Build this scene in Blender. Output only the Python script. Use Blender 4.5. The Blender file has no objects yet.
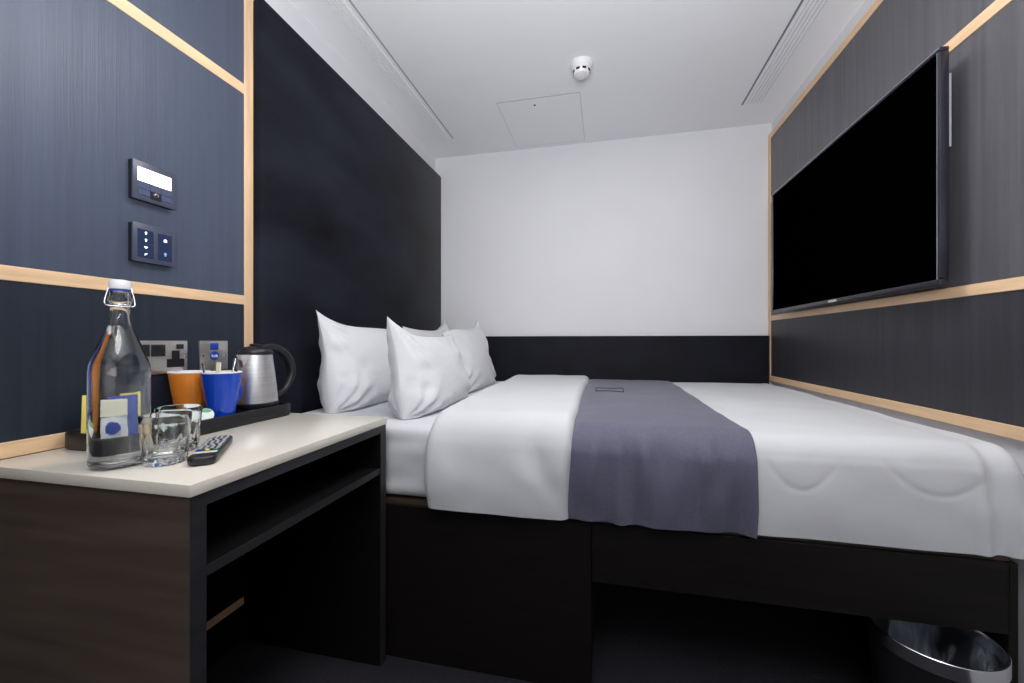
import bpy, bmesh, math, random
from mathutils import Vector, Matrix, noise
random.seed(7)
PI = math.pi
S = bpy.context.scene
COL = S.collection
CZ = 0.945                     # eye height of the camera, room floor is z = 0
RX, LX, BY, CEIL = 0.916, -1.12, 2.62, CZ + 1.251
REAR = -1.7

# ------------------------------------------------------------------ materials
def new_mat(name):
    m = bpy.data.materials.new(name); m.use_nodes = True
    nt = m.node_tree
    return m, nt, nt.nodes['Principled BSDF']

def setp(b, **kw):
    alias = {'color': 'Base Color', 'rough': 'Roughness', 'metal': 'Metallic', 'spec': 'Specular IOR Level',
             'trans': 'Transmission Weight', 'ior': 'IOR', 'sheen': 'Sheen Weight', 'sheen_r': 'Sheen Roughness',
             'emit': 'Emission Color', 'emit_s': 'Emission Strength', 'coat': 'Coat Weight', 'alpha': 'Alpha', 'sss': 'Subsurface Weight'}
    for k, v in kw.items():
        s = b.inputs[alias[k]]
        if k in ('color', 'emit') and len(v) == 3: v = (*v, 1)
        s.default_value = v

def mat(name, color, rough=0.5, var=0.0, scale=(40, 40, 40), bump=0.0, bump_scale=None, detail=4, **kw):
    """principled surface with optional procedural mottling and bump"""
    m, nt, b = new_mat(name)
    setp(b, color=color, rough=rough, **kw)
    N = nt.nodes.new; L = nt.links.new
    tc = N('ShaderNodeTexCoord')
    mp = N('ShaderNodeMapping'); mp.inputs['Scale'].default_value = scale
    L(tc.outputs['Object'], mp.inputs['Vector'])
    nz = N('ShaderNodeTexNoise'); nz.inputs['Scale'].default_value = 1; nz.inputs['Detail'].default_value = detail
    L(mp.outputs['Vector'], nz.inputs['Vector'])
    rp = N('ShaderNodeValToRGB')
    lo = tuple(max(0, c * (1 - var)) for c in color); hi = tuple(min(1, c * (1 + var)) for c in color)
    rp.color_ramp.elements[0].position = .3; rp.color_ramp.elements[1].position = .7
    rp.color_ramp.elements[0].color = (*lo, 1); rp.color_ramp.elements[1].color = (*hi, 1)
    L(nz.outputs['Fac'], rp.inputs['Fac']); L(rp.outputs['Color'], b.inputs['Base Color'])
    if bump:
        n2 = nz
        if bump_scale:
            mp2 = N('ShaderNodeMapping'); mp2.inputs['Scale'].default_value = bump_scale
            L(tc.outputs['Object'], mp2.inputs['Vector'])
            n2 = N('ShaderNodeTexNoise'); n2.inputs['Scale'].default_value = 1; n2.inputs['Detail'].default_value = 3
            L(mp2.outputs['Vector'], n2.inputs['Vector'])
        bp = N('ShaderNodeBump'); bp.inputs['Strength'].default_value = bump; bp.inputs['Distance'].default_value = .01
        L(n2.outputs['Fac'], bp.inputs['Height']); L(bp.outputs['Normal'], b.inputs['Normal'])
    return m

M = {}
M['paint'] = mat('white_wall_paint', (.72, .72, .745), .65, .015, (3, 3, 3), .03, (160, 160, 160))
M['ceil'] = mat('white_ceiling_paint', (.83, .835, .855), .75, .012, (2, 2, 2), .02, (120, 120, 120))
M['carpet'] = mat('dark_carpet', (.012, .010, .017), .95, .5, (120, 120, 120), .5, (400, 400, 400))
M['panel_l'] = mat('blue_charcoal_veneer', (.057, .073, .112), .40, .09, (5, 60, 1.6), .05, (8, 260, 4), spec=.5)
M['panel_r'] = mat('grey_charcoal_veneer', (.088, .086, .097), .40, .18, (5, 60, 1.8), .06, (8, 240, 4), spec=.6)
M['panel_l_shade'] = mat('shaded_blue_charcoal_veneer', (.018, .025, .040), .42, .15, (5, 60, 1.6), .05, (8, 260, 4), spec=.4)  # same veneer as panel_l, darkened to paint the dimmer light low down
M['panel_r_shade'] = mat('shaded_grey_charcoal_veneer', (.030, .030, .037), .45, .2, (5, 60, 1.8), .06, (8, 240, 4), spec=.4)  # shaded copy of the right veneer; falloff of light is in the colour
M['oak'] = mat('pale_oak', (.78, .53, .32), .45, .12, (60, 5, 60), .05)
M['oak_v'] = mat('pale_oak_upright', (.72, .49, .30), .45, .12, (60, 60, 5), .05)
M['velvet'] = mat('black_velvet', (.0085, .0096, .0160), .8, .8, (2.2, 1.6, 3.6), .1, (300, 300, 300), sheen=.32, sheen_r=.3, spec=.12)
M['dado'] = mat('black_dado_cloth', (.0070, .0076, .0125), .7, .3, (8, 8, 8), .1, (300, 300, 300), spec=.2)
M['worktop'] = mat('cream_worktop', (.70, .66, .58), .22, .02, (160, 160, 160), spec=.5)
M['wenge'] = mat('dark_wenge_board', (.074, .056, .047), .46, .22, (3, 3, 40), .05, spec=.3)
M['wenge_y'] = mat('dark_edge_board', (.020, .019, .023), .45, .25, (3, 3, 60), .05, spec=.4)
M['inner_shade'] = mat('shaded_inner_board', (.0035, .0035, .0042), .6, .3, (3, 3, 50), spec=.15)  # near black paints the deep shade under the worktop
M['bedwood'] = mat('dark_bed_board', (.0062, .0046, .0038), .5, .4, (4, 4, 60), .05, spec=.22)
M['platform'] = mat('brown_platform_board', (.05, .034, .02), .6, .2, (4, 60, 60))
M['sheet'] = mat('white_sheet', (.64, .65, .675), .85, .015, (6, 6, 6), .15, (9, 22, 9), sheen=.1)
M['duvet'] = mat('white_duvet_cotton', (.63, .638, .658), .85, .012, (6, 6, 6), .12, (14, 14, 14), sheen=.1)
M['pillow'] = mat('white_pillow_cotton', (.66, .667, .69), .85, .012, (6, 6, 6), .42, (16, 10, 24), sheen=.1)
M['runner'] = mat('violet_grey_weave', (.100, .098, .152), .7, .14, (260, 35, 260), .18, (300, 300, 300), sheen=.25)
M['runner_thread'] = mat('dark_violet_thread', (.03, .022, .07), .8)
M['black'] = mat('black_plastic', (.012, .012, .015), .35, .1, (30, 30, 30), spec=.5)
M['black_soft'] = mat('matt_black', (.009, .009, .011), .6, .1, (30, 30, 30), spec=.3)
M['tray'] = mat('black_tray_leatherette', (.010, .010, .012), .42, .2, (60, 60, 60), .15, (400, 400, 400))
M['screen'] = mat('unlit_screen', (.0003, .0003, .0004), .5, .05, (20, 20, 20), spec=.0)
M['bezel'] = mat('dark_bezel', (.009, .009, .018), .3, .1, (20, 20, 20), spec=.6)
M['bezel_glint'] = mat('painted_bezel_glint', (.35, .38, .42), .25, .05, (20, 20, 20), metal=.8)  # pale tone standing in for the highlight on the bezel
M['steel'] = mat('brushed_steel', (.74, .74, .75), .42, .08, (10, 10, 300), metal=1)
M['plate'] = mat('brushed_plate_steel', (.62, .60, .57), .34, .08, (10, 10, 400), metal=.9)
M['chrome'] = mat('bright_chrome', (.75, .76, .78), .16, .03, (30, 30, 30), metal=1)
M['orange'] = mat('orange_glaze', (.90, .28, .03), .22, .05, (20, 20, 20), coat=.4)
M['blue'] = mat('blue_glaze', (.004, .065, .56), .2, .06, (20, 20, 20), coat=.4)
M['cream_glaze'] = mat('white_glaze', (.82, .83, .84), .2, .02, (20, 20, 20))
M['white_pl'] = mat('white_plastic', (.80, .80, .81), .4, .02, (20, 20, 20))
M['grey_pl'] = mat('grey_plastic', (.28, .28, .31), .5, .05, (20, 20, 20))
M['key_grey'] = mat('light_key_rubber', (.42, .43, .45), .5, .05, (20, 20, 20))
M['slot'] = mat('dark_slot', (.22, .22, .24), .7, .05, (20, 20, 20))
M['seam'] = mat('grey_seam', (.42, .42, .44), .7, .05, (20, 20, 20))
M['frame_line'] = mat('pale_frame', (.62, .62, .65), .7, .03, (20, 20, 20))
M['device'] = mat('slate_device_plastic', (.055, .064, .10), .35, .06, (30, 30, 30))
M['button'] = mat('blue_grey_button', (.065, .08, .15), .35, .06, (30, 30, 30))
M['button_dk'] = mat('navy_button', (.018, .030, .080), .3, .06, (30, 30, 30))
M['lcd'] = mat('lit_display', (.9, .92, .95), .4, .02, (20, 20, 20), emit=(1, 1, 1), emit_s=2.2)
M['icon'] = mat('lit_icon', (.8, .88, 1), .4, .02, (20, 20, 20), emit=(.75, .87, 1), emit_s=1.2)
M['icon_dim'] = mat('dim_icon', (.25, .4, .6), .4, .02, (20, 20, 20), emit=(.3, .5, .8), emit_s=.3)
M['yellow'] = mat('yellow_paper', (.85, .72, .16), .6, .05, (60, 60, 60))
M['paper'] = mat('cream_paper', (.84, .80, .62), .6, .05, (60, 60, 60))
M['white_paper'] = mat('white_paper', (.82, .83, .85), .6, .03, (60, 60, 60))
M['royal'] = mat('royal_blue_print', (.012, .05, .36), .5, .05, (60, 60, 60))
M['green'] = mat('green_foil', (.06, .36, .16), .35, .15, (80, 80, 80))
M['foil'] = mat('pale_foil', (.74, .80, .77), .35, .08, (80, 80, 80))
M['stir'] = mat('dark_brown_stick', (.035, .02, .014), .5, .1, (60, 60, 60))

def glass_mat(name, color=(1, 1, 1), ior=1.47, rough=0.0):
    m, nt, b = new_mat(name)
    setp(b, color=color, rough=rough, trans=1.0, ior=ior)
    n = nt.nodes.new('ShaderNodeTexNoise'); n.inputs['Scale'].default_value = 25
    bp = nt.nodes.new('ShaderNodeBump'); bp.inputs['Strength'].default_value = .02; bp.inputs['Distance'].default_value = .002
    nt.links.new(n.outputs['Fac'], bp.inputs['Height']); nt.links.new(bp.outputs['Normal'], b.inputs['Normal'])
    return m
M['glass'] = glass_mat('clear_glass', (.97, .99, .985))
M['water'] = glass_mat('clear_water', (.985, .995, 1), 1.333)
def film_mat():  # alpha streaks paint the glints of the crumpled plastic
    m, nt, b = new_mat('clear_bin_film')
    setp(b, color=(.62, .70, .82), rough=.15, spec=.9)
    N = nt.nodes.new; L = nt.links.new
    tc = N('ShaderNodeTexCoord'); mp = N('ShaderNodeMapping'); mp.inputs['Scale'].default_value = (14, 14, 3.5)
    n = N('ShaderNodeTexNoise'); n.inputs['Scale'].default_value = 1; n.inputs['Detail'].default_value = 3; n.inputs['Distortion'].default_value = .8
    r = N('ShaderNodeValToRGB'); r.color_ramp.elements[0].position = .50; r.color_ramp.elements[1].position = .72
    r.color_ramp.elements[0].color = (.03, .03, .03, 1); r.color_ramp.elements[1].color = (.75, .75, .75, 1)
    L(tc.outputs['Object'], mp.inputs['Vector']); L(mp.outputs['Vector'], n.inputs['Vector']); L(n.outputs['Fac'], r.inputs['Fac'])
    L(r.outputs['Color'], b.inputs['Alpha'])
    return m
M['film'] = film_mat()

# ------------------------------------------------------------------ mesh helpers
def bm_new(): return bmesh.new()

def add_box(bm, lo, hi, bev=0, seg=2):
    lo = Vector(lo); hi = Vector(hi)
    r = bmesh.ops.create_cube(bm, size=1)
    vs = r['verts']
    for v in vs:
        v.co = Vector(((lo[i] + hi[i]) / 2 + v.co[i] * (hi[i] - lo[i])) for i in range(3))
    if bev:
        es = list({e for v in vs for e in v.link_edges})
        bmesh.ops.bevel(bm, geom=es, offset=bev, segments=seg, affect='EDGES', profile=.5)
    return bm

def box(lo, hi, bev=0, seg=2): return add_box(bm_new(), lo, hi, bev, seg)

def add_lathe(bm, prof, c=(0, 0, 0), seg=48, rad=None, close=False):
    """prof: list of (r, z) ; rad(r, z, a, k) may modulate the radius"""
    rings = []
    for k, (r, z) in enumerate(prof):
        if r < 1e-6:
            rings.append([bm.verts.new((c[0], c[1], c[2] + z))]); continue
        ring = []
        for i in range(seg):
            a = 2 * PI * i / seg
            rr = rad(r, z, a, k) if rad else r
            ring.append(bm.verts.new((c[0] + rr * math.cos(a), c[1] + rr * math.sin(a), c[2] + z)))
        rings.append(ring)
    pairs = list(zip(rings, rings[1:]))
    if close: pairs.append((rings[-1], rings[0]))
    for A, B in pairs:
        if len(A) == 1 and len(B) == 1: continue
        for i in range(seg):
            j = (i + 1) % seg
            if len(A) == 1: bm.faces.new((A[0], B[i], B[j]))
            elif len(B) == 1: bm.faces.new((A[i], A[j], B[0]))
            else: bm.faces.new((A[i], A[j], B[j], B[i]))
    bmesh.ops.recalc_face_normals(bm, faces=bm.faces[:])
    return bm

def lathe(prof, c=(0, 0, 0), seg=48, **k): return add_lathe(bm_new(), prof, c, seg, **k)

def add_tube(bm, pts, r, seg=10, closed=False, flat=1.0, up=None):
    pts = [Vector(p) for p in pts]; n = len(pts)
    rr = r if isinstance(r, (list, tuple)) else [r] * n
    rings = []; prev = None
    for i, p in enumerate(pts):
        if closed: t = pts[(i + 1) % n] - pts[i - 1]
        else: t = pts[min(i + 1, n - 1)] - pts[max(i - 1, 0)]
        t.normalize()
        if prev is None:
            a = Vector(up) if up else (Vector((0, 0, 1)) if abs(t.z) < .9 else Vector((1, 0, 0)))
        else: a = prev
        u = (a - t * a.dot(t)).normalized(); v = t.cross(u); prev = u
        rings.append([bm.verts.new(p + u * rr[i] * math.cos(2 * PI * k / seg) + v * rr[i] * flat * math.sin(2 * PI * k / seg)) for k in range(seg)])
    pairs = list(zip(rings, rings[1:]))
    if closed: pairs.append((rings[-1], rings[0]))
    for A, B in pairs:
        for k in range(seg):
            bm.faces.new((A[k], A[(k + 1) % seg], B[(k + 1) % seg], B[k]))
    if not closed:
        bm.faces.new(rings[0]); bm.faces.new(rings[-1])
    bmesh.ops.recalc_face_normals(bm, faces=bm.faces[:])
    return bm

def tube(pts, r, **k): return add_tube(bm_new(), pts, r, **k)

def prism(poly, axis, a, b):
    """poly of 2-D points extruded along an axis from a to b"""
    bm = bm_new()
    def P(p, h):
        return {0: (h, p[0], p[1]), 1: (p[0], h, p[1]), 2: (p[0], p[1], h)}[axis]
    A = [bm.verts.new(P(p, a)) for p in poly]; B = [bm.verts.new(P(p, b)) for p in poly]
    bm.faces.new(A); bm.faces.new(B)
    n = len(poly)
    for i in range(n): bm.faces.new((A[i], A[(i + 1) % n], B[(i + 1) % n], B[i]))
    bmesh.ops.recalc_face_normals(bm, faces=bm.faces[:])
    return bm

def round_rect(x0, x1, y0, y1, r, n=6):
    pts = []
    for cx, cy, a0 in ((x1 - r, y1 - r, 0), (x0 + r, y1 - r, 90), (x0 + r, y0 + r, 180), (x1 - r, y0 + r, 270)):
        for i in range(n + 1):
            a = math.radians(a0 + 90 * i / n)
            pts.append((cx + r * math.cos(a), cy + r * math.sin(a)))
    return pts

def obj(name, bm, m, parent=None, smooth=35, world=True, label=None):
    """link one mesh; when the parent is a thing at some place, vertices given in room coordinates are made local"""
    if parent is not None and world:
        p = parent; off = Vector()
        while p is not None: off += p.location; p = p.parent
        bmesh.ops.translate(bm, verts=bm.verts[:], vec=-off)
    me = bpy.data.meshes.new(name); bm.to_mesh(me); bm.free()
    me.materials.append(m)
    if smooth:
        me.polygons.foreach_set('use_smooth', [True] * len(me.polygons))
        me.set_sharp_from_angle(angle=math.radians(smooth))
    o = bpy.data.objects.new(name, me); COL.objects.link(o)
    if parent is not None: o.parent = parent
    if label: o['label'] = label
    return o

def tag(o, label, cat, group=None):
    o['label'] = label; o['category'] = cat
    if group: o['group'] = group
    return o

def thing(name, label, cat, loc=(0, 0, 0), rot=(0, 0, 0), group=None):
    o = bpy.data.objects.new(name, None); COL.objects.link(o)
    o.empty_display_size = .05
    o.location = loc; o.rotation_euler = rot
    return tag(o, label, cat, group)

def struct(name, bm, m, smooth=0):
    o = obj(name, bm, m, None, smooth); o['kind'] = 'structure'; return o

def copy_tree(o, parent=None):
    c = o.copy(); COL.objects.link(c); c.parent = parent
    for ch in list(o.children): copy_tree(ch, c)
    return c

# ------------------------------------------------------------------ the room
struct('floor', box((-1.35, REAR, -.05), (1.15, BY + .1, 0)), M['carpet'])
struct('ceiling', box((-1.35, REAR, CEIL), (1.15, BY + .1, CEIL + .06)), M['ceil'])
wb = struct('wall_back', box((-1.35, BY, 0), (1.15, BY + .1, CEIL)), M['paint'])
wl = struct('wall_left', box((-1.30, REAR, 0), (LX - .012, BY, CEIL)), M['paint'])
wr = struct('wall_right', box((RX + .016, REAR, 0), (1.12, BY, CEIL)), M['paint'])
struct('wall_rear', box((-1.35, REAR - .1, 0), (1.15, REAR, CEIL)), M['paint'])

TZ = dict(top=(CZ + 1.150, CZ + 1.180), up=(CZ + .786, CZ + .818), mid=(CZ + .117, CZ + .146), low=(CZ - .224, CZ - .193), kick=(.112, .136))
# left wall: veneered panels between oak strips
lp = LX - .012
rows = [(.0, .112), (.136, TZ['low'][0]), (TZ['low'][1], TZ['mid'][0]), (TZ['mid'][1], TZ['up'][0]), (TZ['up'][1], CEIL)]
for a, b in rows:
    obj('wall_panel', box((lp, REAR, a), (LX, 1.083, b)), (M['panel_l'] if a > 1.0 else M['panel_l_shade']) if a > .7 else M['inner_shade'], wl, 0)  # lower rows use colours with the shade painted in
k = 1
for key in ('kick', 'low', 'mid', 'up'):
    a, b = TZ[key]
    struct('trim_%d' % k, box((lp, REAR, a), (LX + .003, 1.083, b), .0012, 1), M['oak']); k += 1
struct('trim_%d' % k, box((lp, 1.083, 0), (LX + .004, 1.1155, CEIL), .0012, 1), M['oak_v']); k += 1
# right wall: one framed field of veneer, white wall above and below it
rp_ = RX + .016
YE = BY - .034
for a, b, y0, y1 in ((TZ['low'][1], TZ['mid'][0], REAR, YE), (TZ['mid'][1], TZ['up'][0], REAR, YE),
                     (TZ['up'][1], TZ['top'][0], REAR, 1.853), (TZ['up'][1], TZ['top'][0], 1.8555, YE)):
    obj('wall_panel', box((RX, y0, a), (rp_, y1, b)), M['panel_r'] if a > 1.0 else M['panel_r_shade'], wr, 0)
for key in ('low', 'mid', 'up', 'top'):
    a, b = TZ[key]
    struct('trim_%d' % k, box((RX - .004, REAR, a), (rp_, YE if key != 'top' and key != 'low' else BY, b), .0012, 1), M['oak']); k += 1
struct('trim_%d' % k, box((RX - .004, YE, TZ['low'][1]), (rp_, BY, TZ['top'][0]), .0012, 1), M['oak_v']); k += 1
# black dado on the back wall
obj('dado_panel', box((-1.08, BY - .028, 0), (RX - .006, BY, CZ + .034), .004), M['dado'], wb)

# headboard
hb = box((-1.13, 1.118, .0), (-1.085, BY - .002, CZ + 1.124), .014, 4)
tag(obj('headboard', hb, M['velvet']), 'tall black velvet headboard panel fixed to the left wall behind the pillows', 'headboard')

# ceiling fittings
def linear_vent(sgn, x_line, xa, xb, label):
    y0, y1 = REAR + .05, 2.38
    t = thing('ceiling_vent', label, 'ceiling vent', (x_line, 0, CEIL), group='linear ceiling vents')
    obj('edge_line', box((x_line - .004, y0, CEIL - .0025), (x_line + .004, y1, CEIL)), M['slot'] if sgn > 0 else M['seam'], t, 0)
    lo, hi = min(xa, xb), max(xa, xb)
    obj('backing', box((lo, y0, CEIL - .001), (hi, y1, CEIL)), M['seam'] if sgn > 0 else M['ceil'], t, 0)
    n = 5
    for i in range(n):
        xc = lo + (i + .5) * (hi - lo) / n
        w = (hi - lo) / n * .40
        obj('slat', box((xc - w, y0, CEIL - .005), (xc + w, y1 - .004, CEIL)), M['ceil'], t, 0)
linear_vent(1, .706, .728, .806, 'long white slatted ceiling vent beside the television wall')
linear_vent(-1, -.912, -.935, -1.006, 'long pale slatted ceiling vent beside the headboard wall')
t = thing('access_panel', 'square white ceiling access panel with a small dark lock', 'access panel', (-.338, 2.33, CEIL))
obj('panel', box((-.551, 2.082, CEIL - .0028), (-.125, 2.576, CEIL), .0006, 1), M['ceil'], t, 0)
obj('frame', box((-.555, 2.077, CEIL - .0016), (-.121, 2.581, CEIL)), M['frame_line'], t, 0)
obj('front_gap', box((-.553, 2.0765, CEIL - .0030), (-.123, 2.0815, CEIL)), M['seam'], t, 0)
obj('lock', lathe([(0, -.0045), (.0055, -.0045), (.006, -.002)], (-.362, 2.138, CEIL), 20), M['black_soft'], t)
dx, dy = -.103, 1.871
t = thing('smoke_detector', 'round white smoke detector on the ceiling', 'smoke detector', (dx, dy, CEIL))
obj('base', lathe([(0, 0), (.050, 0), (.0505, -.006), (.049, -.014), (.045, -.020), (0, -.020)], (dx, dy, CEIL)), M['white_pl'], t)
obj('dome', lathe([(.043, -.020), (.042, -.028), (.038, -.031), (.036, -.044), (.031, -.051), (.018, -.055), (0, -.056)], (dx, dy, CEIL)), M['white_pl'], t)
for i in range(8):
    a = 2 * PI * (i + .5) / 8
    b = box((.0345, -.009, -.0425), (.0385, .009, -.0325), .002)
    bmesh.ops.rotate(b, verts=b.verts[:], cent=(0, 0, 0), matrix=Matrix.Rotation(a, 3, 'Z'))
    bmesh.ops.translate(b, verts=b.verts[:], vec=(dx, dy, CEIL))
    obj('smoke_inlet', b, M['black_soft'], t)

# ------------------------------------------------------------------ television
TY0, TY1, T0, T1 = 1.285, 2.385, CZ + .146, CZ + .767
TX = .848
t = thing('television', 'large flat black television mounted on the right wall', 'television', (RX, (TY0 + TY1) / 2, T0))
fr = bm_new()
bw = .011
add_box(fr, (TX, TY0, T0), (TX + .022, TY1, T0 + .017), .003)
add_box(fr, (TX, TY0, T1 - bw), (TX + .022, TY1, T1), .003)
add_box(fr, (TX, TY0, T0 + .017), (TX + .022, TY0 + bw, T1 - bw), .003)
add_box(fr, (TX, TY1 - bw, T0 + .017), (TX + .022, TY1, T1 - bw), .003)
obj('bezel', fr, M['bezel'], t)
obj('screen', box((TX + .0035, TY0 + bw - .001, T0 + .016), (TX + .018, TY1 - bw + .001, T1 - bw + .001)), M['screen'], t, 0)
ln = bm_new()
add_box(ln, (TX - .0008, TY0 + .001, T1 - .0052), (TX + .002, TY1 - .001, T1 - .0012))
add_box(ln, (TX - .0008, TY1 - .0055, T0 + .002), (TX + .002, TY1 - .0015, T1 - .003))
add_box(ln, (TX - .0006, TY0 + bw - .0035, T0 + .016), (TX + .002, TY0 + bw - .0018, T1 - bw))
obj('bezel_highlight', ln, M['bezel_glint'], t, 0)  # thin strips model the highlight along the bezel edges
obj('rear_housing', box((TX + .020, TY0 + .10, T0 + .07), (TX + .046, TY1 - .10, T1 - .07), .012, 3), M['black'], t)
br = bm_new()
add_box(br, (TX + .046, 1.62, T0 + .18), (RX - .0005, 1.66, T1 - .12)); add_box(br, (TX + .046, 2.01, T0 + .18), (RX - .0005, 2.05, T1 - .12))
add_box(br, (RX - .008, 1.55, T0 + .24), (RX - .0005, 2.12, T0 + .40))
obj('wall_bracket', br, M['chrome'], t, 0)
obj('side_bracket', box((TX + .0225, TY0 + .003, T0 + .36), (TX + .0275, TY0 + .008, T0 + .55)), M['grey_pl'], t, 0)

def text_mesh(txt, size, thick=.0004):
    cu = bpy.data.curves.new('lettering', 'FONT'); cu.body = txt; cu.size = size; cu.extrude = thick
    cu.align_x = 'CENTER'; cu.align_y = 'CENTER'
    o = bpy.data.objects.new('lettering', cu); COL.objects.link(o)
    bpy.context.view_layer.update()
    me = bpy.data.meshes.new_from_object(o.evaluated_get(bpy.context.evaluated_depsgraph_get()))
    bpy.data.objects.remove(o); bpy.data.curves.remove(cu)
    bm = bm_new(); bm.from_mesh(me); bpy.data.meshes.remove(me)
    return bm

def place(bm, mtx):
    bmesh.ops.transform(bm, matrix=mtx, verts=bm.verts[:]); return bm
# lettering on the lower bezel faces -X : reading direction runs toward -Y
lt = text_mesh('SAMSUNG', .013)
place(lt, Matrix.Translation((TX - .0004, 1.80, T0 + .0085)) @ Matrix(((0, 0, -1, 0), (-1, 0, 0, 0), (0, 1, 0, 0), (0, 0, 0, 1))))
obj('lettering', lt, M['white_pl'], t, 0)

# ------------------------------------------------------------------ bed
BF = 1.12         # front plane of the bed
MB, MT = .468, .690
t = thing('platform_bed', 'dark wooden bed base with a closed panel at left and an open bay at right', 'bed', (-.1, BF, 0))
obj('front_panel', box((-1.083, BF, 0), (-.0365, BF + .02, .458), .0015, 1), M['bedwood'], t, 0)
obj('apron', box((-.034, BF, .300), (.866, BF + .02, .458), .0015, 1), M['bedwood'], t, 0)
obj('divider_panel', box((-.055, BF + .02, 0), (-.036, BY - .035, .452)), M['bedwood'], t, 0)
obj('end_panel', box((.866, BF, 0), (.883, BY - .035, .458), .0015, 1), M['bedwood'], t, 0)
obj('platform', box((-1.080, BF + .010, .456), (.875, BY - .035, .468)), M['platform'], t, 0)

def rbox(lo, hi, r, n, bottom=True):
    """dense rounded box as a point grid"""
    bm = bm_new()
    lo = Vector(lo); hi = Vector(hi); cache = {}
    def V(p):
        key = tuple(round(c, 6) for c in p)
        if key not in cache: cache[key] = bm.verts.new(p)
        return cache[key]
    def warp(u):
        return u
    for ax in range(3):
        o1, o2 = [i for i in range(3) if i != ax]
        for side in (0, 1):
            if ax == 2 and side == 0 and not bottom: continue
            for i in range(n[o1]):
                for j in range(n[o2]):
                    q = []
                    for di, dj in ((0, 0), (1, 0), (1, 1), (0, 1)):
                        p = Vector()
                        p[ax] = hi[ax] if side else lo[ax]
                        p[o1] = lo[o1] + (hi[o1] - lo[o1]) * (i + di) / n[o1]
                        p[o2] = lo[o2] + (hi[o2] - lo[o2]) * (j + dj) / n[o2]
                        q.append(V(p))
                    bm.faces.new(q)
    rb = r if bottom else 0
    for v in bm.verts:
        p = v.co.copy()
        c = Vector((min(max(p.x, lo.x + r), hi.x - r), min(max(p.y, lo.y + r), hi.y - r), min(max(p.z, lo.z + rb), hi.z - r)))
        d = p - c
        if d.length > 1e-9:
            # map the cube-shaped shell on the rounded one
            m_ = max(abs(d.x), abs(d.y), abs(d.z))
            v.co = c + d.normalized() * m_
    bmesh.ops.recalc_face_normals(bm, faces=bm.faces[:])
    return bm

def nz(p, s, seed=0.0):
    return noise.noise(Vector((p.x * s[0] + seed, p.y * s[1] + seed * .7, p.z * s[2] - seed)))

def displace(bm, fn):
    bm.normal_update()
    d = [(v, v.normal.copy() * fn(v.co, v.normal)) for v in bm.verts]
    for v, x in d: v.co += x
    return bm

# mattress with its fitted sheet
mt = rbox((-1.080, BF + .012, MB + .003), (.868, BY - .032, MT), .035, (90, 70, 16))
def mwr(p, n):
    w = .0
    if n.y < -.5 and p.x < -.45:
        w += .004 * nz(p, (3, 1, 26), 3) + .003 * math.sin((p.z - MB) * 60 + 3 * nz(p, (4, 1, 2), 1))
    return w + .002 * nz(p, (7, 7, 7), 2)
displace(mt, mwr)
tag(obj('mattress', mt, M['sheet'], None, 60), 'mattress under a white fitted sheet, bare beside the pillows', 'mattress')

# duvet over the foot half
DV = thing('duvet', 'thick white duvet spread over the bed, turned back toward the pillows', 'duvet', (.2, 1.9, MB))
dv = rbox((-.46, BF - .006, MB + .003), (.922, BY - .050, MT + .022), .062, (250, 120, 60), bottom=False)
def quilt(p):
    """shallow stitched scallops on the front of the white cover"""
    g = 0
    if p.y < BF + .06:
        for xc, z0, hw, rise in ((.459, .588, .085, .085), (.735, .596, .115, .080)):
            q = (p.x - xc) / hw
            if abs(q) < 1:
                d = abs(p.z - (z0 + rise * q * q)) / math.hypot(1, 2 * rise * q / hw)
                g -= .0016 * math.exp(-(d / .006) ** 2) * (1 - q ** 4)
                g += .0008 * math.exp(-((p.z - (z0 + rise * q * q + .03)) / .025) ** 2) * (1 - q ** 4)
    return g
def dwr(p, n):
    w = .005 * nz(p, (4, 4, 4), 5) + .0022 * nz(p, (11, 9, 14), 9)
    f = max(0, -n.y)
    w += f * (.010 * math.sin(PI * min(1, max(0, (p.z - MB) / .2))) - .002)      # the front hangs a little full
    w += f * .0045 * nz(p, (9, 2, 5), 21)
    if p.x > .80:                                                                # folds where the foot end is tucked in
        w += .007 * math.sin((p.x - .80) * 85 + 9 * (p.z - MB)) * min(1, (p.x - .80) / .03) * max(0, -n.y + .25)
    return w + quilt(p)
displace(dv, dwr)
obj('cover', dv, M['duvet'], DV, 60)

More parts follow.
